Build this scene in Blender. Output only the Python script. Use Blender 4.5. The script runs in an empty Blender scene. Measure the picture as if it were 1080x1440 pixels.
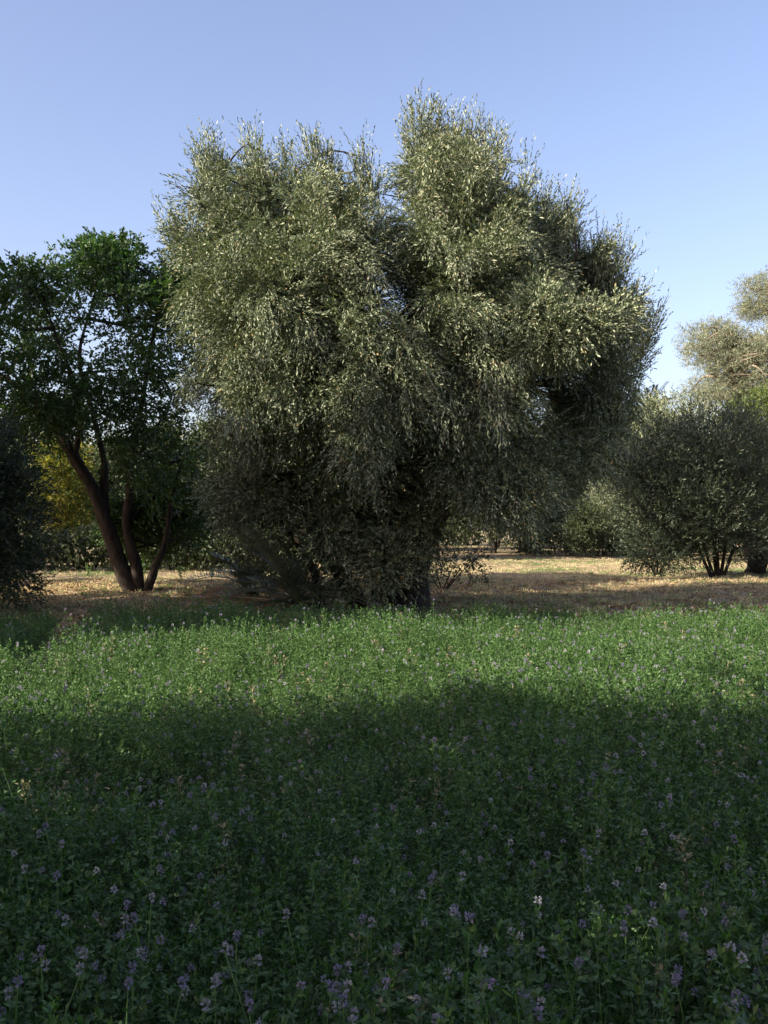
import bpy, math, random
import numpy as np
from mathutils import Vector

# ------------------------------------------------------------------ camera
CAM_H, F, HX, HY = 1.6, 1413.0, 540.0, 745.0
scene = bpy.context.scene
col = scene.collection
cd = bpy.data.cameras.new("camera")
cam = bpy.data.objects.new("camera", cd)
col.objects.link(cam)
cam.location = (0, 0, CAM_H)
cam.rotation_euler = (math.radians(91.0), 0, 0)
cd.sensor_fit = 'VERTICAL'
cd.sensor_height = 36.0
cd.lens = 36.0 * F / 1440.0
cd.clip_end = 3000
scene.camera = cam

# ------------------------------------------------------------------ light
SUN_EL = math.radians(28)
PHI = math.radians(28)            # heading of the light, measured from +X towards +Y
C, S, TAN = math.cos(PHI), math.sin(PHI), math.tan(SUN_EL)
world = bpy.data.worlds.new("World")
scene.world = world
world.use_nodes = True
wn = world.node_tree
wn.nodes.clear()
sky = wn.nodes.new("ShaderNodeTexSky")
sky.sky_type = 'NISHITA'
sky.sun_disc = False
sky.sun_elevation = SUN_EL
sky.sun_rotation = math.atan2(-C, -S)
sky.air_density = 1.0
sky.dust_density = 2.5
sky.ozone_density = 3.0
bg = wn.nodes.new("ShaderNodeBackground")
bg.inputs[1].default_value = 0.08
tint = wn.nodes.new("ShaderNodeVectorMath")
tint.operation = 'MULTIPLY'
tint.inputs[1].default_value = (1.80, 1.47, 1.42)
wo = wn.nodes.new("ShaderNodeOutputWorld")
wn.links.new(sky.outputs[0], tint.inputs[0])
wn.links.new(tint.outputs[0], bg.inputs[0])
wn.links.new(bg.outputs[0], wo.inputs[0])
sl = bpy.data.lights.new("sun", 'SUN')
sl.energy = 5.0
sl.angle = math.radians(0.5)
sl.color = (1.0, 0.90, 0.74)
sun = bpy.data.objects.new("sun", sl)
col.objects.link(sun)
d = Vector((C * math.cos(SUN_EL), S * math.cos(SUN_EL), -math.sin(SUN_EL)))
sun.rotation_euler = d.to_track_quat('-Z', 'Y').to_euler()
scene.view_settings.view_transform = 'Standard'
scene.view_settings.look = 'None'
scene.view_settings.gamma = 1.0
scene.view_settings.exposure = 1.35
scene.view_settings.use_curve_mapping = False
scene.cycles.max_bounces = 6
scene.cycles.diffuse_bounces = 3
scene.cycles.glossy_bounces = 2
scene.cycles.transmission_bounces = 3

rng = np.random.default_rng(7)
random.seed(7)


# ------------------------------------------------------------------ materials
def leaf_mat(name, top, under, trans=0.25, rough=0.45, var=0.35, spec=0.4, patch=None, patch_amt=0.0, scale=1.2):
    m = bpy.data.materials.new(name)
    m.use_nodes = True
    t = m.node_tree
    t.nodes.clear()
    N, L = t.nodes.new, t.links.new
    out = N("ShaderNodeOutputMaterial")
    geo = N("ShaderNodeNewGeometry")
    mix = N("ShaderNodeMix"); mix.data_type = 'RGBA'
    mix.inputs[6].default_value = (*top, 1)
    mix.inputs[7].default_value = (*under, 1)
    L(geo.outputs['Backfacing'], mix.inputs[0])
    mr = N("ShaderNodeMapRange")
    L(geo.outputs['Random Per Island'], mr.inputs[0])
    mr.inputs[3].default_value = 1 - var
    mr.inputs[4].default_value = 1 + var
    tc = N("ShaderNodeTexCoord")
    nz = N("ShaderNodeTexNoise"); nz.inputs['Scale'].default_value = scale; nz.inputs['Detail'].default_value = 3
    L(tc.outputs['Object'], nz.inputs['Vector'])
    mr2 = N("ShaderNodeMapRange"); mr2.inputs[1].default_value = .35; mr2.inputs[2].default_value = .65
    mr2.inputs[3].default_value = .75; mr2.inputs[4].default_value = 1.25
    L(nz.outputs[0], mr2.inputs[0])
    mul = N("ShaderNodeMath"); mul.operation = 'MULTIPLY'
    L(mr.outputs[0], mul.inputs[0]); L(mr2.outputs[0], mul.inputs[1])
    src = mix.outputs[2]
    if patch:
        pm = N("ShaderNodeMix"); pm.data_type = 'RGBA'
        pm.inputs[7].default_value = (*patch, 1)
        w = N("ShaderNodeMath"); w.operation = 'MULTIPLY_ADD'
        L(geo.outputs['Random Per Island'], w.inputs[0]); w.inputs[1].default_value = 7.31; w.inputs[2].default_value = 0.13
        fr = N("ShaderNodeMath"); fr.operation = 'FRACT'; L(w.outputs[0], fr.inputs[0])
        lt = N("ShaderNodeMath"); lt.operation = 'LESS_THAN'; lt.inputs[1].default_value = patch_amt
        L(fr.outputs[0], lt.inputs[0]); L(lt.outputs[0], pm.inputs[0]); L(src, pm.inputs[6])
        src = pm.outputs[2]
    sc_ = N("ShaderNodeVectorMath"); sc_.operation = 'SCALE'
    L(src, sc_.inputs[0]); L(mul.outputs[0], sc_.inputs['Scale'])
    b = N("ShaderNodeBsdfPrincipled")
    b.inputs['Roughness'].default_value = rough
    b.inputs['Specular IOR Level'].default_value = spec
    L(sc_.outputs[0], b.inputs['Base Color'])
    if trans > 0:
        tr = N("ShaderNodeBsdfTranslucent")
        tm = N("ShaderNodeVectorMath"); tm.operation = 'MULTIPLY'
        tm.inputs[1].default_value = (1.3, 1.6, .6)
        L(sc_.outputs[0], tm.inputs[0]); L(tm.outputs[0], tr.inputs[0])
        ms = N("ShaderNodeMixShader"); ms.inputs[0].default_value = trans
        L(b.outputs[0], ms.inputs[1]); L(tr.outputs[0], ms.inputs[2]); L(ms.outputs[0], out.inputs[0])
    else:
        L(b.outputs[0], out.inputs[0])
    return m


def noise_mat(name, c1, c2, scale=6, rough=.9, bump=.4, stretch=(1, 1, 1)):
    m = bpy.data.materials.new(name)
    m.use_nodes = True
    t = m.node_tree
    N, L = t.nodes.new, t.links.new
    b = t.nodes['Principled BSDF']
    b.inputs['Roughness'].default_value = rough
    b.inputs['Specular IOR Level'].default_value = .2
    tc = N("ShaderNodeTexCoord")
    mp = N("ShaderNodeMapping"); mp.inputs['Scale'].default_value = stretch
    nz = N("ShaderNodeTexNoise"); nz.inputs['Scale'].default_value = scale; nz.inputs['Detail'].default_value = 8
    L(tc.outputs['Object'], mp.inputs[0]); L(mp.outputs[0], nz.inputs['Vector'])
    cr = N("ShaderNodeValToRGB")
    cr.color_ramp.elements[0].position = .35; cr.color_ramp.elements[1].position = .65
    cr.color_ramp.elements[0].color = (*c1, 1); cr.color_ramp.elements[1].color = (*c2, 1)
    L(nz.outputs[0], cr.inputs[0]); L(cr.outputs[0], b.inputs['Base Color'])
    bp = N("ShaderNodeBump"); bp.inputs['Strength'].default_value = bump; bp.inputs['Distance'].default_value = .03
    L(nz.outputs[0], bp.inputs['Height']); L(bp.outputs[0], b.inputs['Normal'])
    return m


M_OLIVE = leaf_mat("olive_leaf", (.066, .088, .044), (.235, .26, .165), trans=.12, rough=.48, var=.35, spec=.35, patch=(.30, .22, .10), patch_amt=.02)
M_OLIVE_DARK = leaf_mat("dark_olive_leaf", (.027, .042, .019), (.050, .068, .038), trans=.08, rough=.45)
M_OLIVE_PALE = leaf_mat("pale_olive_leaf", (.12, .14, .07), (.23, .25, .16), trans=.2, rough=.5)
M_BROAD = leaf_mat("broad_leaf", (.032, .068, .016), (.05, .09, .028), trans=.3, rough=.45)
M_GROVE = leaf_mat("grove_leaf", (.038, .055, .02), (.06, .075, .035), trans=.2, rough=.55)
M_YELLOW = leaf_mat("autumn_leaf", (.22, .18, .03), (.20, .17, .04), trans=.4, rough=.55, patch=(.09, .13, .03), patch_amt=.35)
M_LIME = leaf_mat("lime_leaf", (.11, .14, .035), (.12, .15, .05), trans=.4, rough=.55)
M_PINE = leaf_mat("pine_leaf", (.165, .19, .12), (.19, .21, .14), trans=.15, rough=.6, patch=(.17, .14, .09), patch_amt=.15)
M_ALF = leaf_mat("alfalfa_leaf", (.044, .110, .021), (.078, .143, .042), trans=.25, rough=.5, var=.4, scale=.5)
M_STEM = leaf_mat("alfalfa_stem", (.10, .19, .045), (.10, .19, .045), trans=0, rough=.6)
M_FLOWER = leaf_mat("lilac_petal", (.20, .17, .29), (.22, .19, .30), trans=.25, rough=.6, var=.3)
M_FLOWER2 = leaf_mat("pale_petal", (.30, .28, .36), (.30, .28, .36), trans=.25, rough=.6, var=.3)
M_DRYGRASS = leaf_mat("dry_grass", (.52, .43, .27), (.52, .43, .27), trans=.15, rough=.7, var=.4, patch=(.14, .19, .05), patch_amt=.2)
M_GREENGRASS = leaf_mat("green_grass", (.11, .18, .05), (.11, .18, .05), trans=.2, rough=.6)
M_LITTER = leaf_mat("leaf_litter", (.22, .14, .07), (.30, .20, .10), trans=.05, rough=.7, var=.5)
M_PALM = leaf_mat("palm_leaf", (.075, .095, .055), (.09, .11, .07), trans=.1, rough=.4)
M_DRYPALM = leaf_mat("dry_palm_leaf", (.25, .19, .11), (.25, .19, .11), trans=.1, rough=.6)
M_BARK = noise_mat("bark", (.014, .011, .009), (.042, .033, .026), 5, stretch=(3, 3, .6))
M_BARK_PALE = noise_mat("pale_bark", (.16, .12, .09), (.30, .24, .18), 4, stretch=(3, 3, .6))
M_SOIL = noise_mat("soil", (.13, .085, .05), (.26, .18, .11), 3)


# ------------------------------------------------------------------ helpers
def P(px, py, D):
    return np.array([(px - HX) / F * D, D, CAM_H + (HY - py) / F * D])


def mesh_np(name, v, f, mat, k):
    """v (n,3), f (m,k) -> mesh"""
    me = bpy.data.meshes.new(name)
    v = np.ascontiguousarray(v, dtype=np.float32); f = np.ascontiguousarray(f, dtype=np.int32)
    me.vertices.add(len(v)); me.vertices.foreach_set("co", v.ravel())
    me.loops.add(f.size); me.loops.foreach_set("vertex_index", f.ravel())
    me.polygons.add(len(f)); me.polygons.foreach_set("loop_start", np.arange(0, f.size, k, dtype=np.int32))
    me.update(calc_edges=True)
    for m in (mat if isinstance(mat, (list, tuple)) else [mat]):
        me.materials.append(m)
    return me


def obj(name, me, parent=None, loc=None, kind=None):
    o = bpy.data.objects.new(name, me)
    col.objects.link(o)
    if parent: o.parent = parent
    if loc is not None: o.location = loc
    if kind: o['kind'] = kind
    return o


def thing(name, label, cat, loc, group=None, rz=0):
    o = bpy.data.objects.new(name, None)
    o.empty_display_size = .3
    col.objects.link(o)
    o.location = loc; o.rotation_euler = (0, 0, rz)
    o['label'] = label; o['category'] = cat
    if group: o['group'] = group
    return o


def nrm(a):
    return a / np.maximum(np.linalg.norm(a, axis=-1, keepdims=True), 1e-9)


def leaf_tris(pos, d, L, W, fold=.25, up=None):
    """one folded rhombic leaf (2 triangles) per row"""
    n = len(pos)
    d = nrm(d)
    r = rng.normal(size=(n, 3))
    if up is not None: r = r + np.asarray(up) * 1.0
    s = nrm(np.cross(d, r)); u = np.cross(s, d)
    L = (L * rng.uniform(.7, 1.25, n))[:, None]; W = (W * rng.uniform(.75, 1.2, n))[:, None]
    a = pos; t = pos + d * L
    m = pos + d * L * .5
    l = m + s * W * .5 + u * W * fold; rr = m - s * W * .5 + u * W * fold
    v = np.stack([a, l, t, rr], 1).reshape(-1, 3)
    i = np.arange(n)[:, None] * 4
    f = np.concatenate([i + [[0, 2, 1]], i + [[0, 3, 2]]], 1).reshape(-1, 3)
    return v, f


def sprigs(o, d, length, n, L, W, droop=0.0, spread=.9):
    """leaves along short shoots; o,d (S,3)"""
    Sn = len(o)
    d = nrm(d)
    t = (np.arange(n) + .5) / n
    length = (length * rng.uniform(.6, 1.3, Sn))[:, None, None]
    pos = o[:, None, :] + d[:, None, :] * (t[None, :, None] * length)
    pos[..., 2] -= droop * (t[None, :] ** 2) * length[..., 0]
    ld = d[:, None, :] + rng.normal(size=(Sn, n, 3)) * spread * .6
    ld[..., 2] -= droop * .8 * t[None, :]
    return leaf_tris(pos.reshape(-1, 3), ld.reshape(-1, 3), L, W)


def tube(path, radii, sides=7, wob=.12):
    path = np.asarray(path, float); radii = np.asarray(radii, float)
    # smooth resample
    n = len(path); ts = np.linspace(0, n - 1, (n - 1) * 4 + 1)
    q = []
    for t in ts:
        i = min(int(t), n - 2); u = t - i
        p0 = path[max(i - 1, 0)]; p1 = path[i]; p2 = path[i + 1]; p3 = path[min(i + 2, n - 1)]
        q.append(.5 * ((2 * p1) + (-p0 + p2) * u + (2 * p0 - 5 * p1 + 4 * p2 - p3) * u * u + (-p0 + 3 * p1 - 3 * p2 + p3) * u ** 3))
    q = np.array(q); r = np.interp(ts, np.arange(n), radii)
    tan = nrm(np.gradient(q, axis=0))
    ref = np.array([.3, 1, .1]) if abs(tan[0][1]) < .8 else np.array([1, .1, .2])
    s = nrm(np.cross(tan, ref)); u = np.cross(s, tan)
    a = np.linspace(0, 2 * math.pi, sides, endpoint=False)
    rr = r[:, None] * (1 + rng.uniform(-wob, wob, (len(q), sides)))
    v = q[:, None, :] + rr[..., None] * (np.cos(a)[None, :, None] * s[:, None, :] + np.sin(a)[None, :, None] * u[:, None, :])
    v = v.reshape(-1, 3)
    f = []
    for i in range(len(q) - 1):
        for j in range(sides):
            k = (j + 1) % sides
            f.append((i * sides + j, i * sides + k, (i + 1) * sides + k, (i + 1) * sides + j))
    return v, np.array(f)


def join(parts):
    vs, fs, o = [], [], 0
    for v, f in parts:
        vs.append(v); fs.append(f + o); o += len(v)
    return np.concatenate(vs), np.concatenate(fs)


def poly_dist(p, poly):
    poly = np.asarray(poly, float); q = np.roll(poly, -1, 0)
    best = np.full(len(p), 1e9); ins = np.zeros(len(p), bool)
    for a, b in zip(poly, q):
        ab = b - a
        t = np.clip(((p - a) @ ab) / (ab @ ab + 1e-9), 0, 1)
        best = np.minimum(best, np.linalg.norm(p - (a + t[:, None] * ab), axis=1))
        c = ((a[1] > p[:, 1]) != (b[1] > p[:, 1]))
        xi = (b[0] - a[0]) * (p[:, 1] - a[1]) / (b[1] - a[1] + 1e-12) + a[0]
        ins ^= c & (p[:, 0] < xi)
    return best, ins


def volume_clumps(poly, D, thick, r, n, sep=1.0, front=.62):
    """fills an inflated outline with clump centres: a real 3-D volume"""
    poly = np.asarray(poly, float)
    lo, hi = poly.min(0), poly.max(0)
    p = rng.uniform(lo, hi, (6000, 2))
    dd, ins = poly_dist(p, poly)
    R = dd[ins].max()
    rp = r / D * F
    k = ins & (dd > rp * .45)
    p, dd = p[k], dd[k]
    out, rad = [], []
    for q, e in zip(p, dd):
        if len(out) >= n: break
        x = min(e / R, 1.0)
        T = thick * math.sqrt(x * (2 - x))
        s = -1 if rng.random() < front else 1
        off = s * T * rng.random() ** .45
        w = P(q[0], q[1], D + off)
        rr = r * rng.uniform(.65, 1.3)
        if out and np.min(np.linalg.norm(np.array(out) - w, axis=1)) < sep * r: continue
        if w[2] < rr * .5: continue
        out.append(w); rad.append(rr)
    return np.array(out), np.array(rad)


def boughs(poly, D, thick, n, length=1.7, k=7, r0=.36, r1=.17, up=.7, fall=1.0, start=.55):
    """leafy limbs that leave the crown's inside, arch outwards and hang: chains of shrinking clumps"""
    cs, _ = volume_clumps(poly, D, thick, .55, n, sep=1.15, front=.68)
    ctr = cs.mean(0)
    P_, R_, D_ = [], [], []
    for c in cs:
        g = c - ctr; gl = np.linalg.norm(g) + 1e-6
        g = g / gl + rng.normal(size=3) * .28
        g[2] += up * rng.uniform(.3, 1.2)
        g = g / np.linalg.norm(g)
        L = length * rng.uniform(.6, 1.15)
        a = c - g * L * start
        fl = fall * rng.uniform(.3, 1.3)
        for i in range(k):
            t = i / (k - 1)
            q = a + g * L * t + np.array([0, 0, -fl * .55 * L * t ** 2.4]) + rng.normal(size=3) * .05
            if q[2] < .3: continue
            D_.append(g + np.array([0, 0, -fl * 1.5 * t ** 1.4])); P_.append(q); R_.append((r0 * (1 - t) + r1 * t) * rng.uniform(.8, 1.2))
    P_, R_, D_ = np.array(P_), np.array(R_), np.array(D_)
    pr = np.stack([HX + P_[:, 0] / P_[:, 1] * F, HY - (P_[:, 2] - CAM_H) / P_[:, 1] * F], 1)
    dd, ins = poly_dist(pr, poly)
    ok = (ins & (dd > 5)) | (rng.random(len(P_)) < .06) & (dd < 14)
    return P_[ok], R_[ok], D_[ok]


def core_blockers(poly, D, thick, dens, L, W):
    """larger leaves added inside the crown to block light and darken its gaps"""
    poly = np.asarray(poly, float)
    lo, hi = poly.min(0), poly.max(0)
    p = rng.uniform(lo, hi, (4000, 2)); dd, ins = poly_dist(p, poly)
    area = ins.mean() * np.prod(hi - lo) * (D / F) ** 2
    R = dd[ins].max()
    n = int(area * dens)
    p = rng.uniform(lo, hi, (int(n / max(ins.mean(), .1)) + 50, 2)); dd, ins = poly_dist(p, poly)
    k = ins & (dd > .30 * R); p, dd = p[k], dd[k]
    x = np.minimum(dd / R, 1); T = thick * np.sqrt(x * (2 - x)) * .7
    off = rng.uniform(-1, 1, len(p)) * T
    Dq = D + off
    pos = np.stack([(p[:, 0] - HX) / F * Dq, Dq, CAM_H + (HY - p[:, 1]) / F * Dq], 1)
    pos = pos[pos[:, 2] > .1]
    return leaf_tris(pos, rng.normal(size=(len(pos), 3)), L, W)


def clump_leaves(cs, rs, nsp, nl, L, W, length, upb=.3, droop=.3, centre=None, spread=.9, squash=.85, bdir=None):
    o, d = [], []
    for ci, (c, r) in enumerate(zip(cs, rs)):
        m = max(4, int(nsp * (r / rs.mean()) ** 2))
        u = nrm(rng.normal(size=(m, 3)))
        rad = r * rng.uniform(.25, 1, m) ** .6
        pos = u * rad[:, None]; pos[:, 2] *= squash
        dirn = u * .8 + rng.normal(size=(m, 3)) * .4
        if bdir is not None:
            dirn = u * .45 + rng.normal(size=(m, 3)) * .25 + bdir[ci] * 1.1
        elif centre is not None:
            g = nrm(c - centre); dirn = dirn + g * .5
        dirn[:, 2] += upb
        o.append(c + pos); d.append(dirn)
    return sprigs(np.concatenate(o), np.concatenate(d), length, nl, L, W, droop, spread)


def branches(base_pts, cs, frac=1.0, r0=.05, maxlen=1e9):
    parts = []
    base_pts = np.asarray(base_pts)
    for c in cs:
        if rng.random() > frac: continue
        dd = np.linalg.norm(base_pts - c, axis=1) + np.maximum(0, base_pts[:, 2] - c[2]) * .8
        b = base_pts[np.argmin(dd)]
        if np.linalg.norm(b - c) > maxlen: continue
        mid = (b + c) / 2 + rng.normal(size=3) * .12 * np.linalg.norm(c - b) + np.array([0, 0, .08 * np.linalg.norm(c - b)])
        k = min(1.5, .5 + np.linalg.norm(c - b) / 3)
        parts.append(tube([b, mid, c], [r0 * k, r0 * k * .6, r0 * .2], 4))
    return parts


def tree(name, label, cat, base, vols, mat, stems, bark=M_BARK, group=None, nsp=60, nl=10, L=.1, W=.03, length=.35,
         upb=.3, droop=.3, br=.7, r0=.05, spread=.9, foliage_name='foliage', core=260, cl=.2, cw=.09):
    """base: world xy; vols: [(poly, D, thick, clump_r, n, opts)]; stems: list of (path world pts, radii)"""
    base = np.array([base[0], base[1], 0.0])
    t = thing(name, label, cat, base, group)
    nodes, allc = [], []
    for path, rad in stems:
        v, f = tube(path, rad, 9)
        obj('trunk', mesh_np('trunk', v - base, f, bark, 4), t).data.shade_smooth()
        pp = np.asarray(path, float)
        for i in range(len(pp) - 1):
            for u in (0, .33, .66): nodes.append(pp[i] * (1 - u) + pp[i + 1] * u)
        nodes.append(pp[-1])
    high = [n for n in nodes if n[2] > .6] or nodes
    parts = []
    for vol in vols:
        opt = dict(nsp=nsp, nl=nl, L=L, W=W, length=length, upb=upb, droop=droop, spread=spread)
        if vol[0] == 'boughs':
            cs, rs, bd = boughs(vol[1], vol[2], vol[3], vol[4], **vol[5]); opt.update(vol[6]); opt['bdir'] = bd
            parts.append(core_blockers(vol[1], vol[2], vol[3] * .8, core, cl, cw))
        elif vol[0] == 'pts':
            cs, rs = np.array(vol[1]), np.array(vol[2]); opt.update(vol[3])
        else:
            cs, rs = volume_clumps(*vol[:5])
            if len(vol) > 5: opt.update(vol[5])
            if core: parts.append(core_blockers(vol[0], vol[1], vol[2], core, cl, cw))
        allc.append(cs)
        parts.append(clump_leaves(cs, rs, centre=cs.mean(0), **opt))
    v, f = join(parts)
    obj(foliage_name, mesh_np(foliage_name, v - base, f, mat, 3), t, kind='stuff')
    if br > 0:
        bp = branches(high, np.concatenate(allc), br, r0, 1.8 if base[1] < 22 and len(stems) == 6 else (2.2 if mat is M_BROAD else 1e9))
        if bp:
            v, f = join(bp)
            obj('branches', mesh_np('branches', v - base, f, bark, 4), t, kind='stuff')
    return t


def blob(cx, cy, rx, ry, n=14, j=.12):
    a = np.linspace(0, 2 * math.pi, n, endpoint=False)
    k = 1 + rng.uniform(-j, j, n)
    return [(cx + rx * math.cos(x) * q, cy + ry * math.sin(x) * q) for x, q in zip(a, k)]


def AU(a, u):
    return (a * C + u * S, a * S - u * C)


def PP(pts, D):
    """stem path from picture coordinates at depth D (number or list)"""
    Ds = D if isinstance(D, (list, tuple)) else [D] * len(pts)
    return [P(x, y, q) for (x, y), q in zip(pts, Ds)]


# ------------------------------------------------------------------ ground
def hgt(x, y):
    return (.05 * np.sin(x * .7 + 1) * np.cos(y * .45) + .03 * np.sin(x * 2.3 + y * 1.7) + .02 * np.sin(x * 5.1 - y * 4.3)) * np.clip((y - 14) / 4, 0, 1) * np.clip((90 - y) / 40, .2, 1) - .02


def make_ground():
    xs = np.concatenate([np.linspace(-900, -40, 10), np.linspace(-38, -12, 20), np.linspace(-11.8, 18, 100), np.linspace(19, 60, 24), np.linspace(80, 900, 9)])
    ys = np.concatenate([np.linspace(-900, -20, 8), np.linspace(-15, 14, 12), np.linspace(14.5, 50, 110), np.linspace(51, 110, 40), np.linspace(130, 1500, 10)])
    X, Y = np.meshgrid(xs, ys)
    Z = hgt(X, Y)
    nx = len(xs)
    v = np.stack([X, Y, Z], -1).reshape(-1, 3)
    i = (np.arange(len(ys) - 1)[:, None] * nx + np.arange(nx - 1)[None, :]).ravel()
    f = np.stack([i, i + 1, i + nx + 1, i + nx], 1)
    m = bpy.data.materials.new("dry_ground"); m.use_nodes = True
    t = m.node_tree; N, Lk = t.nodes.new, t.links.new
    b = t.nodes['Principled BSDF']; b.inputs['Roughness'].default_value = .95; b.inputs['Specular IOR Level'].default_value = .1
    tc = N("ShaderNodeTexCoord")
    def nz(s, dt=8):
        n = N("ShaderNodeTexNoise"); n.inputs['Scale'].default_value = s; n.inputs['Detail'].default_value = dt
        Lk(tc.outputs['Object'], n.inputs['Vector']); return n
    def ramp(src, a, bb, c1, c2):
        c = N("ShaderNodeValToRGB"); c.color_ramp.elements[0].position = a; c.color_ramp.elements[1].position = bb
        c.color_ramp.elements[0].color = (*c1, 1); c.color_ramp.elements[1].color = (*c2, 1); Lk(src, c.inputs[0]); return c
    n1 = nz(9); n2 = nz(.35, 4); n3 = nz(55, 4)
    c1 = ramp(n1.outputs[0], .35, .65, (.25, .18, .11), (.48, .39, .25))
    c2 = ramp(n3.outputs[0], .4, .65, (.5, .5, .5), (1.25, 1.2, 1.1))
    mu = N("ShaderNodeMix"); mu.data_type = 'RGBA'; mu.blend_type = 'MULTIPLY'; mu.inputs[0].default_value = 1
    Lk(c1.outputs[0], mu.inputs[6]); Lk(c2.outputs[0], mu.inputs[7])
    g = ramp(n2.outputs[0], .52, .62, (0, 0, 0), (.7, .7, .7))
    mg = N("ShaderNodeMix"); mg.data_type = 'RGBA'; Lk(g.outputs[0], mg.inputs[0]); Lk(mu.outputs[2], mg.inputs[6]); mg.inputs[7].default_value = (.12, .15, .05, 1)
    Lk(mg.outputs[2], b.inputs['Base Color'])
    bp = N("ShaderNodeBump"); bp.inputs['Strength'].default_value = .8; bp.inputs['Distance'].default_value = .05
    Lk(n3.outputs[0], bp.inputs['Height']); Lk(bp.outputs[0], b.inputs['Normal'])
    obj('ground', mesh_np('ground', v, f, m, 4), kind='structure').data.shade_smooth()


make_ground()


# ------------------------------------------------------------------ alfalfa
def alfalfa_variant(idx, h, flower):
    """one leafy stem, real geometry; flower heads are clusters of small petals"""
    vs, fs, mi = [], [], []
    off = 0
    def add(v, f, m):
        nonlocal off
        vs.append(v); fs.append(f + off); mi.append(np.full(len(f), m)); off += len(v)
    nst = 3
    for s in range(nst):
        hh = h * rng.uniform(.75, 1.0) if s else h
        lean = rng.normal(size=2) * .12
        b = np.array([rng.normal() * .02, rng.normal() * .02, 0])
        tip = np.array([b[0] + lean[0] * hh * 1.4, b[1] + lean[1] * hh * 1.4, hh])
        mid = (b + tip) / 2 - np.array([lean[0], lean[1], 0]) * hh * .25
        def at(t): return (1 - t) ** 2 * b + 2 * t * (1 - t) * mid + t * t * tip
        # stem: three sided prism, tapered
        k = 5; rings = []
        for i in range(k):
            t = i / (k - 1); c = at(t); r = .0016 * (1.3 - t)
            rings.append([c + [r * math.cos(a), r * math.sin(a), 0] for a in (0, 2.09, 4.19)])
        v = np.array(rings).reshape(-1, 3); f = []
        for i in range(k - 1):
            for j in range(3):
                q = (j + 1) % 3
                f += [(i * 3 + j, i * 3 + q, (i + 1) * 3 + q), (i * 3 + j, (i + 1) * 3 + q, (i + 1) * 3 + j)]
        add(v, np.array(f), 1)
        # trifoliate leaves
        nn = 15
        pos, dr = [], []
        for i in range(nn):
            t = .25 + .74 * (i + rng.random()) / nn
            c = at(t)
            az = rng.uniform(0, 6.283); pet = rng.uniform(.012, .03) * (1.3 - .5 * t)
            dv = np.array([math.cos(az), math.sin(az), rng.uniform(.3, 1.1)]); dv /= np.linalg.norm(dv)
            p = c + dv * pet
            for q in (-1, 0, 1):
                a2 = az + q * 1.0
                pos.append(p); dr.append([math.cos(a2), math.sin(a2), rng.uniform(-.1, .9)])
        sz = rng.uniform(.016, .021)
        v, f = leaf_tris(np.array(pos), np.array(dr), sz, sz * .52, .18, up=(0, 0, 2.2))
        add(v, f, 0)
        # terminal tuft of young leaves
        pos = np.repeat(tip[None, :], 7, 0) - np.array([0, 0, 1]) * rng.uniform(0, .03, 7)[:, None]
        dr = rng.normal(size=(7, 3)); dr[:, 2] = np.abs(dr[:, 2]) + .8
        v, f = leaf_tris(pos, dr, .02, .008); add(v, f, 0)
        if flower and s < flower:
            c0 = tip + np.array([rng.normal() * .006, rng.normal() * .006, .018])
            n = 26
            u = nrm(rng.normal(size=(n, 3))); u[:, 2] *= 1
            pos = c0 + u * np.array([.004, .004, .006])
            dr = u + np.array([0, 0, .35])
            v, f = leaf_tris(pos, dr, .0072, .0050, .3); add(v, f, 2)
    v = np.concatenate(vs); f = np.concatenate(fs); mi = np.concatenate(mi)
    me = mesh_np('alfalfa_plant', v, f, [M_ALF, M_STEM, M_FLOWER if idx % 2 else M_FLOWER2], 3)
    me.polygons.foreach_set('material_index', mi.astype(np.int32))
    me.update()
    return me


M_DRYSTEM = leaf_mat("dry_stalk", (.30, .25, .16), (.30, .25, .16), trans=.1, rough=.7, patch=(.10, .13, .04), patch_amt=.3)
_dry = [alfalfa_variant(30 + i, .5, 0) for i in range(2)]
for _m in _dry:
    _m.materials[0] = M_DRYSTEM; _m.materials[1] = M_DRYSTEM
_tall = [alfalfa_variant(40 + i, .66, i) for i in range(2)]
ALF = [alfalfa_variant(i, .46 + .03 * (i % 3), 0) for i in range(8)] + [alfalfa_variant(i + 8, .5 + .02 * (i % 3), 1 + i % 2) for i in range(4)] + _dry + _tall


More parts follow.
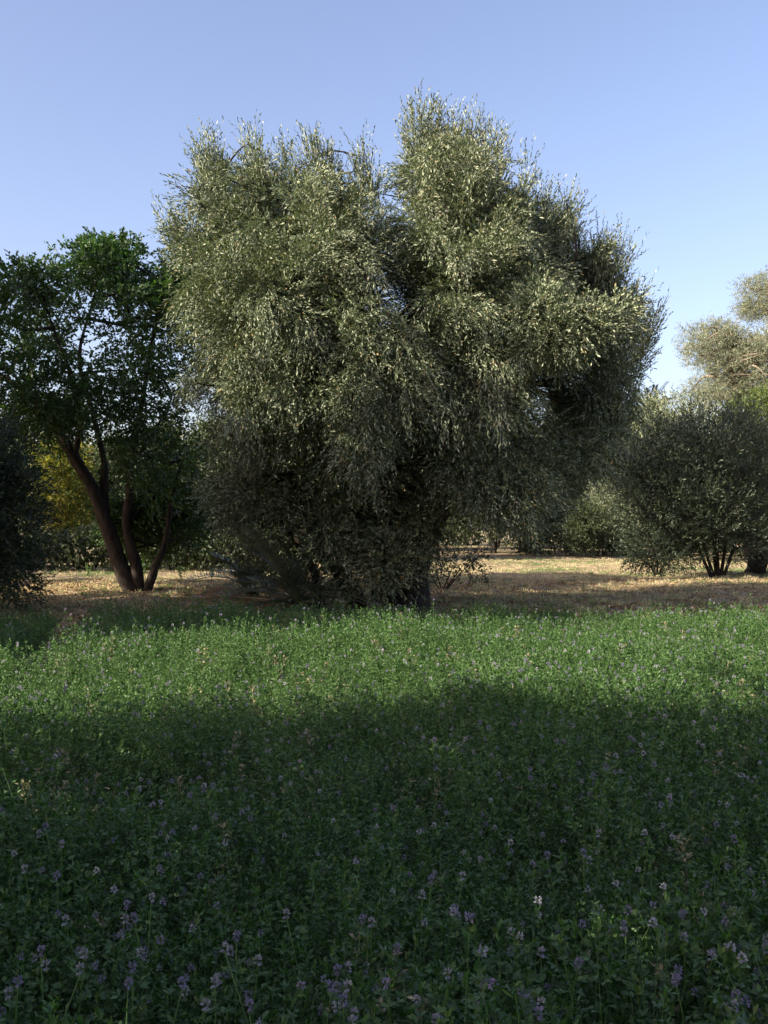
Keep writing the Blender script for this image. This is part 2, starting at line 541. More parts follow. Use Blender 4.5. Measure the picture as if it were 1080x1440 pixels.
def scatter(name, meshes, pos, rot, scl, idx):
    """uncountable ground cover: one object, geometry nodes put the plants on the points"""
    cname = name + '_plants'
    cc = bpy.data.collections.new(cname)
    for k, me in enumerate(meshes):
        o = bpy.data.objects.new('%s_source_%02d' % (name, k), me); cc.objects.link(o)
    me = bpy.data.meshes.new(name)
    me.vertices.add(len(pos)); me.vertices.foreach_set('co', np.ascontiguousarray(pos, dtype=np.float32).ravel())
    for nm, ty, arr, key in (('rot', 'FLOAT_VECTOR', rot, 'vector'), ('scl', 'FLOAT', scl, 'value'), ('idx', 'INT', idx, 'value')):
        at = me.attributes.new(nm, ty, 'POINT')
        at.data.foreach_set(key, np.ascontiguousarray(arr, dtype=np.int32 if ty == 'INT' else np.float32).ravel())
    me.update()
    o = obj(name, me, kind='stuff')
    ng = bpy.data.node_groups.new(name, 'GeometryNodeTree')
    ng.interface.new_socket('Geometry', in_out='INPUT', socket_type='NodeSocketGeometry')
    ng.interface.new_socket('Geometry', in_out='OUTPUT', socket_type='NodeSocketGeometry')
    N, Lk = ng.nodes.new, ng.links.new
    gi, go = N('NodeGroupInput'), N('NodeGroupOutput')
    ip = N('GeometryNodeInstanceOnPoints'); ip.inputs['Pick Instance'].default_value = True
    ci = N('GeometryNodeCollectionInfo'); ci.inputs['Collection'].default_value = cc
    ci.inputs['Separate Children'].default_value = True; ci.inputs['Reset Children'].default_value = True
    def attr(nm, ty):
        a = N('GeometryNodeInputNamedAttribute'); a.data_type = ty; a.inputs[0].default_value = nm; return a.outputs[0]
    Lk(gi.outputs[0], ip.inputs['Points']); Lk(ci.outputs[0], ip.inputs['Instance'])
    Lk(attr('idx', 'INT'), ip.inputs['Instance Index'])
    Lk(attr('rot', 'FLOAT_VECTOR'), ip.inputs['Rotation']); Lk(attr('scl', 'FLOAT'), ip.inputs['Scale'])
    Lk(ip.outputs[0], go.inputs[0])
    md = o.modifiers.new('plants', 'NODES'); md.node_group = ng
    return o


def vnoise(x, y, s, seed):
    r = np.random.default_rng(seed)
    g = r.random((64, 64))
    X = x * s + 1000; Y = y * s + 1000
    i, j = np.floor(X).astype(int), np.floor(Y).astype(int)
    u, v = X - i, Y - j; u = u * u * (3 - 2 * u); v = v * v * (3 - 2 * v)
    G = lambda a, b: g[a % 64, b % 64]
    return (G(i, j) * (1 - u) * (1 - v) + G(i + 1, j) * u * (1 - v) + G(i, j + 1) * (1 - u) * v + G(i + 1, j + 1) * u * v)


FIELD_END = 15.5


def make_field():
    xs, ys = [], []
    for (x0, x1, y0, y1, dens) in ((-3.5, 3.5, .6, 6, 270), (-6.5, 6.5, 6, 10.5, 200), (-8.5, 8.5, 10.5, 16, 150),
                                   (-16, -6.5, -2, 16, 45), (6.5, 16, -2, 16, 45), (-6.5, -3.5, -2, 6, 80), (3.5, 6.5, -2, 6, 80), (-3.5, 3.5, -3, -.6, 80), (-8, -6.5, 10.5, 16, 40)):
        n = int((x1 - x0) * (y1 - y0) * dens)
        xs.append(rng.uniform(x0, x1, n)); ys.append(rng.uniform(y0, y1, n))
    x = np.concatenate(xs); y = np.concatenate(ys)
    end = FIELD_END + .35 * (vnoise(x, y, .9, 3) - .5) * 2 + .10 * x
    keep = y < end
    # the gap left of the picture: a little irrigation ditch without plants
    gx = -3.25 - (y - 9.0) * .22
    keep &= ~((np.abs(x - gx) < .32) & (y > 8.9) & (y < 15.5))
    # thin patches
    th = vnoise(x, y, 1.6, 5)
    keep &= ~((th < .21) & (rng.random(len(x)) < .7))
    for (cx, cy, w, l, an) in ((-.9, 9.7, .16, .9, .35), (1.0, 11.6, .14, .7, -.5), (-2.2, 8.2, .13, .6, .8), (2.6, 9.2, .12, .9, .2), (.55, 3.9, .12, .35, .4), (-1.1, 4.6, .12, .4, -.3), (3.3, 12.4, .15, .8, 1.0), (0.1, 7.4, .11, .6, -.9)):
        ux = (x - cx) * math.cos(an) + (y - cy) * math.sin(an); uy = -(x - cx) * math.sin(an) + (y - cy) * math.cos(an)
        keep &= ~(((ux / w) ** 2 + (uy / l) ** 2 < 1) & (rng.random(len(x)) < .85))
    keep &= (x * x + (y) ** 2 > .45)
    x, y = x[keep], y[keep]
    n = len(x)
    hs = .72 + .34 * vnoise(x, y, .8, 9) + .3 * vnoise(x, y, 2.3, 11)
    hs *= np.clip((FIELD_END + 1.0 - y) / 2.5, .6, 1)
    scl = hs * rng.uniform(.82, 1.14, n)
    # blown and lodged a little, all one way in patches
    lean = (vnoise(x, y, .7, 21) - .5) * .5
    rot = np.stack([rng.normal(size=n) * .16 + lean, rng.normal(size=n) * .16 + .08, rng.uniform(0, 6.283, n)], 1)
    fl = vnoise(x, y, 1.3, 31)
    isf = rng.random(n) < (.09 + .38 * np.clip(fl - .4, 0, 1))
    idx = np.where(isf, 8 + rng.integers(0, 4, n), rng.integers(0, 8, n))
    dp = rng.random(n) < .015 + .16 * np.clip(vnoise(x, y, 1.1, 51) - .68, 0, 1)
    idx = np.where(dp, rng.integers(12, 14, n), idx)
    idx = np.where(rng.random(n) < .022, rng.integers(14, 16, n), idx)
    pos = np.stack([x, y, np.full(n, -.02)], 1)
    scatter('alfalfa_crop', ALF, pos, rot, scl, idx)


make_field()


def blade_tuft(n, h, w, mat, spread=.05, lean=.5):
    a = rng.uniform(0, 6.283, n)
    b = np.stack([np.cos(a), np.sin(a), np.zeros(n)], 1) * rng.uniform(0, spread, n)[:, None]
    d = np.stack([np.cos(a) * lean * rng.random(n), np.sin(a) * lean * rng.random(n), np.ones(n)], 1)
    v, f = leaf_tris(b, d, h, w, .1)
    return mesh_np('tuft', v, f, mat, 3)


def make_ground_cover():
    x = rng.uniform(-14, 20, 26000); y = 15 + 40 * rng.random(26000) ** 1.25
    g = vnoise(x, y, .45, 41); k = rng.random(len(x)) < (.2 + g)
    k &= ~((y < 20) & (rng.random(len(x)) < .6))
    x, y = x[k], y[k]; n = len(x)
    green = vnoise(x, y, .3, 43)
    idx = np.where(rng.random(n) < np.clip((green - .45) * 2.2, 0.04, .8), rng.integers(3, 5, n), rng.integers(0, 3, n))
    me = [blade_tuft(16, .07, .008, M_DRYGRASS, .08, 1.4), blade_tuft(22, .045, .01, M_DRYGRASS, .1, 2.2), blade_tuft(12, .11, .007, M_DRYGRASS, .06, .9),
          blade_tuft(16, .07, .012, M_GREENGRASS, .08, 1.3), blade_tuft(20, .045, .014, M_GREENGRASS, .1, 1.8)]
    scatter('dry_grass', me, np.stack([x, y, hgt(x, y)], 1), np.stack([np.zeros(n), np.zeros(n), rng.uniform(0, 6.28, n)], 1), rng.uniform(.6, 1.5, n), idx)
    # fallen leaves
    n = 9000
    x = rng.uniform(-13, 14, n); y = rng.uniform(15, 32, n)
    me = []
    for k in range(3):
        p = np.stack([rng.uniform(-.15, .15, 14), rng.uniform(-.15, .15, 14), rng.uniform(0, .02, 14)], 1)
        dd = rng.normal(size=(14, 3)); dd[:, 2] *= .25
        v, f = leaf_tris(p, dd, .06, .028, .15, up=(0, 0, 2)); me.append(mesh_np('litter', v, f, M_LITTER, 3))
    scatter('fallen_leaves', me, np.stack([x, y, hgt(x, y) + .005], 1), np.stack([np.zeros(n), np.zeros(n), rng.uniform(0, 6.28, n)], 1), rng.uniform(.7, 1.3, n), rng.integers(0, 3, n))


make_ground_cover()

# ------------------------------------------------------------------ the great olive
left_lobe = [(240, 330), (238, 295), (262, 262), (282, 215), (292, 190), (324, 232), (352, 190), (385, 222), (435, 196), (475, 218), (510, 208),
             (545, 250), (560, 320), (560, 420), (530, 520), (470, 600), (400, 640), (320, 640), (275, 590), (250, 520), (262, 450), (238, 400)]
right_flank = [(735, 245), (760, 268), (805, 274), (815, 330), (860, 330), (882, 350), (898, 405), (922, 440), (900, 492), (885, 545), (912, 575), (915, 625), (870, 655), (800, 655), (750, 560), (730, 400)]
right_lobe = [(556, 262), (562, 190), (598, 148), (640, 160), (672, 166), (705, 195), (740, 232), (760, 268), (790, 310), (800, 420), (800, 520), (760, 600), (700, 640), (600, 620), (545, 560), (540, 400)]
skirt = [(290, 600), (420, 560), (560, 560), (640, 620), (650, 690), (612, 740), (590, 800), (565, 838), (470, 845), (430, 820), (395, 790), (340, 765), (300, 690)]
right_skirt = [(600, 600), (860, 600), (905, 640), (860, 675), (800, 685), (780, 705), (720, 715), (640, 715), (600, 700)]
drape = [(455, 450), (530, 430), (600, 470), (600, 580), (560, 640), (515, 668), (480, 640), (470, 560)]
drape2 = [(612, 620), (690, 640), (765, 650), (768, 705), (748, 738), (712, 730), (680, 722), (655, 690), (620, 700)]
spray = [(720, 420), (790, 400), (890, 435), (880, 470), (800, 500), (740, 490)]
tufts = [(292, 192, 19.5, .32), (286, 215, 19.4, .4), (308, 225, 19.6, .4), (354, 188, 19.3, .3), (358, 212, 19.4, .35), (402, 208, 19.6, .35), (436, 196, 19.3, .38), (462, 214, 19.6, .36),
         (508, 208, 19.4, .3), (520, 226, 19.6, .3), (230, 298, 19.3, .24), (249, 292, 19.3, .3), (588, 150, 20.2, .38), (612, 150, 20.5, .38), (640, 160, 20.3, .3), (668, 163, 20.5, .32),
         (690, 182, 20.4, .34), (706, 190, 20.4, .25), (742, 226, 20.2, .3), (768, 268, 20.2, .34), (798, 272, 20.5, .32), (810, 292, 20.3, .3), (846, 330, 20.6, .32), (874, 332, 20.4, .3),
         (884, 356, 20.4, .26), (900, 402, 20.2, .3), (918, 436, 20.0, .34), (903, 450, 20.0, .3), (898, 498, 20.3, .24), (880, 525, 20.3, .3)]
DR = []
for (x0, y0, x1, y1, D0) in ((482, 450, 478, 560, 17.4), (500, 470, 492, 640, 17.1), (520, 440, 515, 662, 17.0), (545, 450, 540, 625, 17.2), (570, 470, 585, 585, 17.0), (590, 500, 582, 560, 17.3),
                             (430, 430, 424, 590, 17.6), (395, 470, 392, 560, 17.5), (340, 480, 345, 590, 17.8), (655, 470, 662, 600, 17.6), (700, 500, 705, 575, 17.4)):
    m = int(abs(y1 - y0) / 22) + 2
    for k in range(m):
        t_ = k / (m - 1)
        DR.append(P(x0 + (x1 - x0) * t_ + rng.normal() * 5, y0 + (y1 - y0) * t_, D0 + rng.normal() * .12))
TP, TR = [], []
for x, y, z, r in tufts:
    lx = .35 * (1 if x > 560 else -1) * (abs(x - 560) / 350)
    for k, (h_, q) in enumerate(((-6, .45), (12, .7), (32, .95), (55, 1.1))):
        TP.append(P(x - lx * h_ + rng.normal() * 2, y + h_ + 16, z)); TR.append(r * q * .7)
main_stems = [
    (PP([(575, 862), (578, 810), (570, 740), (590, 640), (620, 500), (640, 360), (630, 230)], [20, 20.1, 20.2, 20.4, 20.5, 20.5, 20.4]), [.42, .36, .30, .24, .17, .10, .03]),
    (PP([(548, 862), (535, 800), (505, 700), (450, 560), (410, 420), (395, 280)], [20.2, 20.2, 20.0, 19.8, 19.5, 19.4]), [.34, .27, .22, .16, .10, .03]),
    (PP([(588, 862), (592, 790), (640, 690), (740, 540), (800, 400)], [20.4, 20.5, 20.6, 20.6, 20.5]), [.26, .20, .15, .10, .03]),
    (PP([(510, 860), (470, 790), (410, 680), (340, 540), (300, 400), (296, 260)], [20.2, 20.3, 20.2, 19.9, 19.6, 19.5]), [.22, .17, .13, .10, .06, .02]),
    (PP([(560, 858), (545, 750), (540, 620), (530, 480)], [19.9, 19.6, 19, 18.4]), [.18, .14, .1, .03]),
    (PP([(452, 856), (440, 800), (400, 740)], [19.8, 19.9, 20]), [.10, .08, .03])]
tree('olive_tree', 'huge spreading olive tree in the middle, silvery crown in two sunlit lobes', 'tree', P(565, 860, 20)[:2], [
    ('boughs', left_lobe, 19.5, 2.9, 86, dict(), dict(nsp=27, nl=11, L=.088, W=.022, upb=.0, droop=.3, spread=.6, length=.42)),
    ('boughs', right_lobe, 20.1, 3.1, 92, dict(), dict(nsp=27, nl=11, L=.088, W=.022, upb=.0, droop=.3, spread=.6, length=.42)),
    ('boughs', right_flank, 22.2, 2.0, 52, dict(), dict(nsp=26, nl=11, L=.088, W=.022, upb=.3, droop=.2, spread=.6, length=.42)),
    (left_lobe, 19.6, 2.0, .45, 18, dict(nsp=34)),
    (right_lobe, 20.6, 2.3, .45, 20, dict(nsp=34)),
    (blob(545, 790, 48, 62), 19.3, .5, .4, 22, dict(nsp=36, droop=.1)),
    (blob(588, 740, 44, 50), 19.6, .5, .4, 18, dict(nsp=36, droop=.2)),
    (blob(350, 700, 60, 60), 20.5, 1, .45, 18, dict(nsp=36, droop=.2)),
    (skirt, 20.2, 1.6, .5, 62, dict(droop=.3, upb=0, L=.09, W=.03, nsp=40)),
    (right_skirt, 20.6, 1.8, .5, 40, dict(droop=.5, upb=-.3, nsp=50)),
    ('pts', DR, [.26] * len(DR), dict(droop=.5, upb=-.5, nsp=42, length=.34)),
    (drape2, 18.3, .5, .3, 26, dict(droop=.5, upb=-.5, nsp=44)),
    (spray, 17.6, .6, .32, 16, dict(droop=.3, upb=.1)),
    ('pts', TP, TR, dict(upb=2.2, droop=0, nsp=24, length=.5, spread=.55)),
], M_OLIVE, main_stems, nsp=85, nl=12, L=.08, W=.025, length=.36, spread=.85, upb=.1, droop=.4, br=.5, r0=.035, core=520, cl=.17, cw=.08)

# ------------------------------------------------------------------ the broad-leaved tree on the left
T2D = 26.5
t2_main = [(-60, 420), (0, 375), (30, 368), (75, 370), (105, 340), (150, 333), (190, 350), (205, 385), (250, 360), (275, 385), (290, 460), (285, 560), (290, 640), (300, 730),
           (250, 760), (215, 700), (170, 640), (120, 600), (60, 610), (0, 650), (-70, 620)]
t2_stems = [
    (PP([(190, 838), (172, 800), (152, 745), (132, 690), (98, 635), (62, 580), (20, 540), (-20, 520)], T2D), [0.245, 0.216, 0.194, 0.166, 0.144, 0.108, 0.065, 0.022]),
    (PP([(196, 836), (190, 790), (178, 740), (182, 690), (184, 645), (200, 560), (215, 470), (230, 400)], [T2D, T2D, T2D, T2D, T2D, 26.3, 26, 26]), [0.187, 0.158, 0.122, 0.101, 0.086, 0.065, 0.043, 0.014]),
    (PP([(150, 740), (146, 690), (146, 650), (128, 575), (110, 500), (130, 420), (140, 360)], [T2D + .1, T2D + .1, T2D + .2, T2D + .4, T2D + .4, T2D + .4, 27]), [0.144, 0.108, 0.086, 0.065, 0.050, 0.029, 0.014]),
    (PP([(104, 640), (112, 600), (104, 540), (80, 480), (60, 420)], [T2D, 26.4, 26.3, 26.2, 26.2]), [0.094, 0.079, 0.058, 0.036, 0.014]),
    (PP([(205, 838), (218, 800), (232, 765), (240, 710), (255, 650)], [T2D, T2D - .1, T2D - .2, T2D - .4, T2D - .5]), [0.137, 0.108, 0.079, 0.058, 0.022]),
    (PP([(184, 650), (210, 620), (240, 560)], [T2D, T2D - .3, T2D - .6]), [0.058, 0.043, 0.014])]
tree('broadleaf_tree', 'dark green broad-leaved tree on the left with forked black trunks', 'tree', P(196, 835, T2D)[:2], [
    (t2_main, T2D, 3.2, .56, 78),
    (blob(35, 395, 45, 30), T2D, .8, .5, 7),
    (blob(150, 370, 60, 35), T2D, 1.2, .5, 12),
    (blob(252, 400, 40, 40), T2D - 1, .8, .45, 8),
    (blob(225, 735, 75, 45), T2D + 1.0, .8, .45, 14, dict(nsp=80)),
    (blob(55, 588, 70, 30), T2D + 1.2, .9, .45, 9), (blob(-15, 660, 50, 60), T2D + 1.5, .9, .5, 10), (blob(205, 720, 50, 45), T2D + 1.4, .8, .5, 11),
], M_BROAD, t2_stems, core=30, nsp=66, nl=8, L=.12, W=.06, length=.4, upb=.25, droop=.4, br=.8, r0=.045)

# ------------------------------------------------------------------ dark olives left and right
def simple_stems(px, py, D, tops, r):
    out = []
    for k, (tx, ty) in enumerate(tops):
        b = (px + (k - len(tops) / 2) * 3, py)
        m = ((b[0] + tx) / 2 + random.uniform(-4, 4), (py + ty) / 2)
        dz = random.uniform(-.5, .5)
        out.append((PP([b, m, (tx, ty)], [D, D + dz * .5, D + dz]), [r, r * .7, r * .2]))
    return out


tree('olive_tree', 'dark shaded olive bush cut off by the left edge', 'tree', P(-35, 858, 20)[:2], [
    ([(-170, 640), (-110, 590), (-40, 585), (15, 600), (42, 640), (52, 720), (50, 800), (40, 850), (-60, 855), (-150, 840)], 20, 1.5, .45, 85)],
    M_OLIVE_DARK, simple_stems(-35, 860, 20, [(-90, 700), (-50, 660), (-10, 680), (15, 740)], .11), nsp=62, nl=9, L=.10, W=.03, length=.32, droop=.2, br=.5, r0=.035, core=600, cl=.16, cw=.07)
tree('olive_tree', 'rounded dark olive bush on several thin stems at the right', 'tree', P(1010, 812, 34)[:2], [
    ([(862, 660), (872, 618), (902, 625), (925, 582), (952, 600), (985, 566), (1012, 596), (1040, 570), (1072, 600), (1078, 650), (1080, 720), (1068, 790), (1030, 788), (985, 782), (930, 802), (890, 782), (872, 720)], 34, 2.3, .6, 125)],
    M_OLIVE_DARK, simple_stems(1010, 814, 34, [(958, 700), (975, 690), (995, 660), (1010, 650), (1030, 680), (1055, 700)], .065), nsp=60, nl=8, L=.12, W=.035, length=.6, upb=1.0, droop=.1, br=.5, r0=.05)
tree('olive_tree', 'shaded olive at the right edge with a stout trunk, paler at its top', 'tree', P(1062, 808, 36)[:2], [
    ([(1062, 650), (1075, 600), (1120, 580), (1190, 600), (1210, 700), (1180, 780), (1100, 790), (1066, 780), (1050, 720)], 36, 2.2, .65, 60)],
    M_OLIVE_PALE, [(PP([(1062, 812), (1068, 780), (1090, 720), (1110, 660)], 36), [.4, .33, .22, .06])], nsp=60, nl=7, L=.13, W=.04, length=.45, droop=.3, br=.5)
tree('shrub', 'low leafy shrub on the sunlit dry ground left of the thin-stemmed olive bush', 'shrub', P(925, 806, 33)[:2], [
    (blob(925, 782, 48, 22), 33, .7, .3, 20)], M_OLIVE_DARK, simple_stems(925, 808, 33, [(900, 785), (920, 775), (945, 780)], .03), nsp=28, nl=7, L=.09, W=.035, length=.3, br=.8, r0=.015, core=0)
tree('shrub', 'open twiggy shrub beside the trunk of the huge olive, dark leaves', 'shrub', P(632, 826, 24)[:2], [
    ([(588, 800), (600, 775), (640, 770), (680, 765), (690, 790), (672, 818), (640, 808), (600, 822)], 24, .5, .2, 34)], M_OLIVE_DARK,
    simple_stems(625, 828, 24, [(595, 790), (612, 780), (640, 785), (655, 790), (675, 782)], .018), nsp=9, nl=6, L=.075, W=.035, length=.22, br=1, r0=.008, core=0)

# ------------------------------------------------------------------ the grove behind
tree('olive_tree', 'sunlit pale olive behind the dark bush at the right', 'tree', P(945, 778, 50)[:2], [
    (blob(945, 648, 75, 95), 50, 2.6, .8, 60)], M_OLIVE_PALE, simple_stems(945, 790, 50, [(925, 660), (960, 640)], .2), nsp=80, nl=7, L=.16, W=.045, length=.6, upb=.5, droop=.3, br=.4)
tree('lime_tree', 'bright yellow-green tree rising behind the dark bush at the right', 'tree', P(1055, 775, 56)[:2], [
    ([(1000, 620), (1015, 575), (1050, 548), (1100, 545), (1150, 570), (1160, 700), (1000, 710)], 56, 3, .9, 60)], M_LIME, simple_stems(1055, 785, 56, [(1040, 640), (1080, 620)], .22), nsp=55, nl=7, L=.2, W=.10, length=.6, br=.4, core=100)


def pine(label, D, pads, px, trunk, seed):
    vols = []
    for (x, y, rx, ry, n) in pads:
        vols.append((blob(x, y, rx, ry, 14, .18), D + random.uniform(-2, 2), rx / F * D * .8, .75, n))
    return tree('pine_tree', label, 'tree', P(px, 765, D)[:2], vols, M_PINE, [(PP(trunk, D), list(np.linspace(.42, .07, len(trunk))))], bark=M_BARK_PALE,
                nsp=44, nl=8, L=.26, W=.035, length=.5, upb=.5, droop=.1, spread=1.4, br=.9, r0=.09, core=0)


pine('grey-green pine with rounded crown pads, the nearer and lower of the two at right', 68,
     [(1045, 508, 78, 48, 34), (1002, 472, 34, 20, 14), (1035, 492, 42, 28, 22), (1000, 505, 26, 18, 9), (1050, 530, 50, 32, 24), (1085, 500, 40, 40, 20), (990, 553, 22, 20, 9), (1030, 560, 40, 20, 12)], 1040,
     [(1040, 770), (1042, 660), (1036, 560), (1028, 500), (1015, 470)], 1)
pine('tallest pine, its tan-green crown cut by the right edge of the picture', 78,
     [(1075, 412, 38, 24, 16), (1055, 436, 30, 14, 9), (1110, 400, 40, 28, 14), (1100, 440, 50, 22, 18), (1120, 480, 50, 30, 14)], 1100,
     [(1105, 765), (1100, 640), (1102, 520), (1092, 440), (1080, 405)], 2)

tree('olive_tree', 'far olive on three trunks, seen under the crown of the huge olive', 'tree', P(742, 777, 66)[:2], [
    (blob(735, 690, 78, 62), 68, 3.2, 1.0, 60)], M_GROVE, [
    (PP([(733, 777), (733, 765), (724, 740)], 66), [.26, .22, .15]), (PP([(745, 779), (746, 755), (748, 720)], 66), [.30, .26, .2]), (PP([(756, 779), (757, 760), (768, 730)], 66), [.24, .2, .15])], nsp=55, nl=7, L=.22, W=.08, length=.7, br=.4)
tree('olive_tree', 'far olive with one slender trunk standing left of the three-trunked one', 'tree', P(694, 776, 68)[:2], [
    (blob(655, 690, 55, 58), 70, 3, 1.0, 45)], M_GROVE, [(PP([(694, 778), (693, 760), (680, 720)], 68), [.24, .2, .12])], nsp=55, nl=7, L=.22, W=.08, length=.7, br=.4)
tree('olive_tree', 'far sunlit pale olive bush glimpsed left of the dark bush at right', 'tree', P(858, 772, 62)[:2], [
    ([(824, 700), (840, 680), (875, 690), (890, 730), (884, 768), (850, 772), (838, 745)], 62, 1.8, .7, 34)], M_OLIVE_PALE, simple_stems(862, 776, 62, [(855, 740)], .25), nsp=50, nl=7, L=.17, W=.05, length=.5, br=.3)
tree('shrub', 'dark rounded shrub just left of the far sunlit olive bush', 'shrub', P(822, 776, 58)[:2], [
    (blob(820, 740, 26, 34), 58, 1.2, .6, 18)], M_GROVE, simple_stems(822, 778, 58, [(815, 750)], .1), nsp=50, nl=7, L=.16, W=.07, length=.5, br=.3)
tree('autumn_tree', 'small tree with yellow and orange leaves seen left of the forked trunks', 'tree', P(88, 790, 44)[:2], [
    ([(45, 640), (60, 608), (95, 602), (120, 640), (128, 700), (125, 750), (80, 762), (55, 730)], 44, 1.8, .6, 48)], M_YELLOW, simple_stems(88, 792, 44, [(75, 680), (100, 660)], .14), nsp=45, nl=7, L=.15, W=.075, length=.45, br=.5)

grove = [(-60, 690, 90, 105, 48), (20, 680, 70, 90, 56), (150, 690, 75, 95, 60), (235, 680, 60, 100, 52), (310, 670, 70, 110, 62), (400, 680, 90, 110, 72), (500, 670, 90, 120, 80), (430, 640, 100, 150, 50), (520, 620, 90, 160, 55), (600, 640, 60, 130, 61),  # last three here: added out of view to shade the ground behind the olive
         (590, 680, 80, 100, 84), (800, 650, 60, 115, 74), (880, 650, 60, 100, 82), (700, 650, 100, 105, 92), (1130, 690, 80, 90, 64), (1010, 700, 80, 70, 72)]
for i, (cx, cy, rx, ry, D) in enumerate(grove):
    where = ['beyond the dark olive bush at the left edge', 'behind the yellow-leaved tree', 'behind the forked trunks of the broad-leaved tree', 'filling the gap right of the forked trunks',
             'behind the left skirt of the huge olive', 'behind the low palm', 'far behind the trunks of the huge olive', 'added unseen behind the left lobe of the huge olive to shade the ground', 'added unseen behind the middle of the huge olive to shade the ground', 'added unseen behind the right lobe of the huge olive to shade the ground', 'far behind the twiggy shrub', 'between the three-trunked olive and the dark shrub',
             'far behind the sunlit olive bush', 'farthest back, behind the three-trunked olive', 'behind the stout-trunked olive at the right edge', 'behind the thin-stemmed olive bush'][i]
    tree('grove_tree', 'dark dense grove tree ' + where, 'tree', P(cx, cy + ry, D)[:2], [
        (blob(cx, cy, rx, ry), D, rx / F * D * .7, D / 62., 30)], M_GROVE, simple_stems(cx, HY + CAM_H * F / D + 2, D, [(cx - 12, cy), (cx + 12, cy - 8)], .2),
        nsp=42, nl=6, L=.0032 * D, W=.0014 * D, length=.011 * D, br=.15, group='trees of the grove behind', core=170, cl=.008 * D, cw=.0045 * D)


# ------------------------------------------------------------------ palms
def frond_mesh(length, mat, nleaf=34, arch=.35, lw=.022, ll=.36):
    v, f, off = [], [], 0
    t = np.linspace(0, 1, 9)
    path = np.stack([t * length, 0 * t, -arch * length * t ** 2.2], 1)
    tv, tf = tube(path[::2], np.linspace(.018, .004, 5), 4)
    tri = np.concatenate([tf[:, [0, 1, 2]], tf[:, [0, 2, 3]]])
    k = np.linspace(.18, .99, nleaf)
    px = np.stack([k * length, 0 * k, -arch * length * k ** 2.2], 1)
    parts = [(tv, tri)]
    for s in (-1, 1):
        dd = np.stack([.75 + 0 * k, s * (1 + 0 * k) * (1.05 - .5 * k), .35 - .5 * k], 1) + rng.normal(size=(nleaf, 3)) * .08
        L = ll * (1.1 - .6 * k) * 1.0
        a, b = leaf_tris(px, dd, 1, 1, .1)
        # rescale each leaf about its base
        a = a.reshape(-1, 4, 3); base = a[:, :1]
        d0 = nrm(dd); up = np.array([0, 0, 1.]); sd = nrm(np.cross(d0, up))
        a = np.stack([px, px + d0 * L[:, None] * .4 + sd * lw * .5, px + d0 * L[:, None], px + d0 * L[:, None] * .4 - sd * lw * .5 + [0, 0, .006]], 1)
        parts.append((a.reshape(-1, 3), b))
    V, Fc = join(parts)
    return mesh_np('frond', V, Fc, mat, 3)


def palm(label, name, loc, n, length, mat, trunk_h=.3, trunk_r=.15, el=(-.1, 1.2), group=None, ll=.36, lw=.022):
    t = thing(name, label, 'palm', loc, group)
    z = np.linspace(0, trunk_h, 6)
    v, f = tube(np.stack([0 * z, 0 * z, z], 1), [trunk_r * 1.2] + [trunk_r] * 5, 10)
    obj('trunk', mesh_np('trunk', v, f, M_BARK, 4), t)
    ms = [frond_mesh(length, mat, arch=a, ll=ll, lw=lw) for a in (.2, .4, .6)]
    for i in range(n):
        o = obj('frond', ms[i % 3], t, (0, 0, trunk_h))
        o.rotation_euler = (rng.uniform(-.3, .3), -rng.uniform(*el), i * 2.399 + rng.uniform(-.2, .2))
        s = rng.uniform(.8, 1.1); o.scale = (s, s, s)
    return t


pb = P(418, 846, 19.6)
palm('low bushy palm with dark green fronds in the shade under the huge olive', 'dwarf_palm', (pb[0], pb[1], 0), 36, 1.9, M_PALM, .2, .16, (-.05, 1.35), ll=.42, lw=.028)
pb = P(355, 800, 21.5)
palm('smaller young palm behind the bushy one, tips towards the forked tree', 'dwarf_palm', (pb[0], pb[1] , 0), 20, 1.25, M_PALM, .3, .14, (.1, 1.3), ll=.4, lw=.026)
pb = P(915, 760, 56)
palm('tall palm with only its frond tips showing beside the right side of the huge olive', 'date_palm', (pb[0], pb[1], 0), 34, 2.0, M_PALM, 8.0, .22, (-.3, 1.3), ll=.5, lw=.05)

dry = frond_mesh(1.5, M_DRYPALM, 30, .12, .02, .3)
spots = [(372, 822, 21, .5), (395, 815, 21.2, 2.2), (350, 835, 19.8, .2), (385, 838, 19.4, 2.9), (330, 832, 20.2, 3.4), (410, 842, 19.2, 1.1), (365, 830, 20.4, 3.9), (400, 826, 20.6, .9), (342, 826, 21, 2.6)]
for i, (x, y, D, rz) in enumerate(spots):
    q = P(x, y, D)
    o = obj('dry_palm_frond', dry, loc=(q[0], D, .12 + .04 * (i % 4)))
    o.rotation_euler = (rng.uniform(-.5, .5), -.05 + rng.uniform(-.12, .05), rz)
    o['label'] = 'dead straw-coloured palm frond in the heap left of the huge olive'
    o['category'] = 'frond'; o['group'] = 'dead fronds heaped by the bushy palm'


def mound(label, px, D, rx, ry, h):
    n = 18; u = np.linspace(-1.15, 1.15, n)
    X, Y = np.meshgrid(u, u)
    R = np.sqrt(X * X + Y * Y)
    Z = h * np.exp(-2.4 * R * R) * (1 + .35 * (vnoise(X, Y, 3.1, 77) - .5)) + .03 * h * rng.normal(size=X.shape) - h * .12
    v = np.stack([X * rx, Y * ry, Z], -1).reshape(-1, 3)
    i = (np.arange(n - 1)[:, None] * n + np.arange(n - 1)[None, :]).ravel()
    o = obj('soil_mound', mesh_np('soil_mound', v, np.stack([i, i + 1, i + n + 1, i + n], 1), M_SOIL, 4), loc=((px - HX) / F * D, D, 0))
    o.data.shade_smooth()
    o['label'] = label; o['category'] = 'mound'


mound('low brown soil mound left of the dead palm fronds', 312, 23.5, .8, .5, .36)
mound('flat earth hump under the dead palm fronds', 385, 20.6, 1.3, .8, .3)


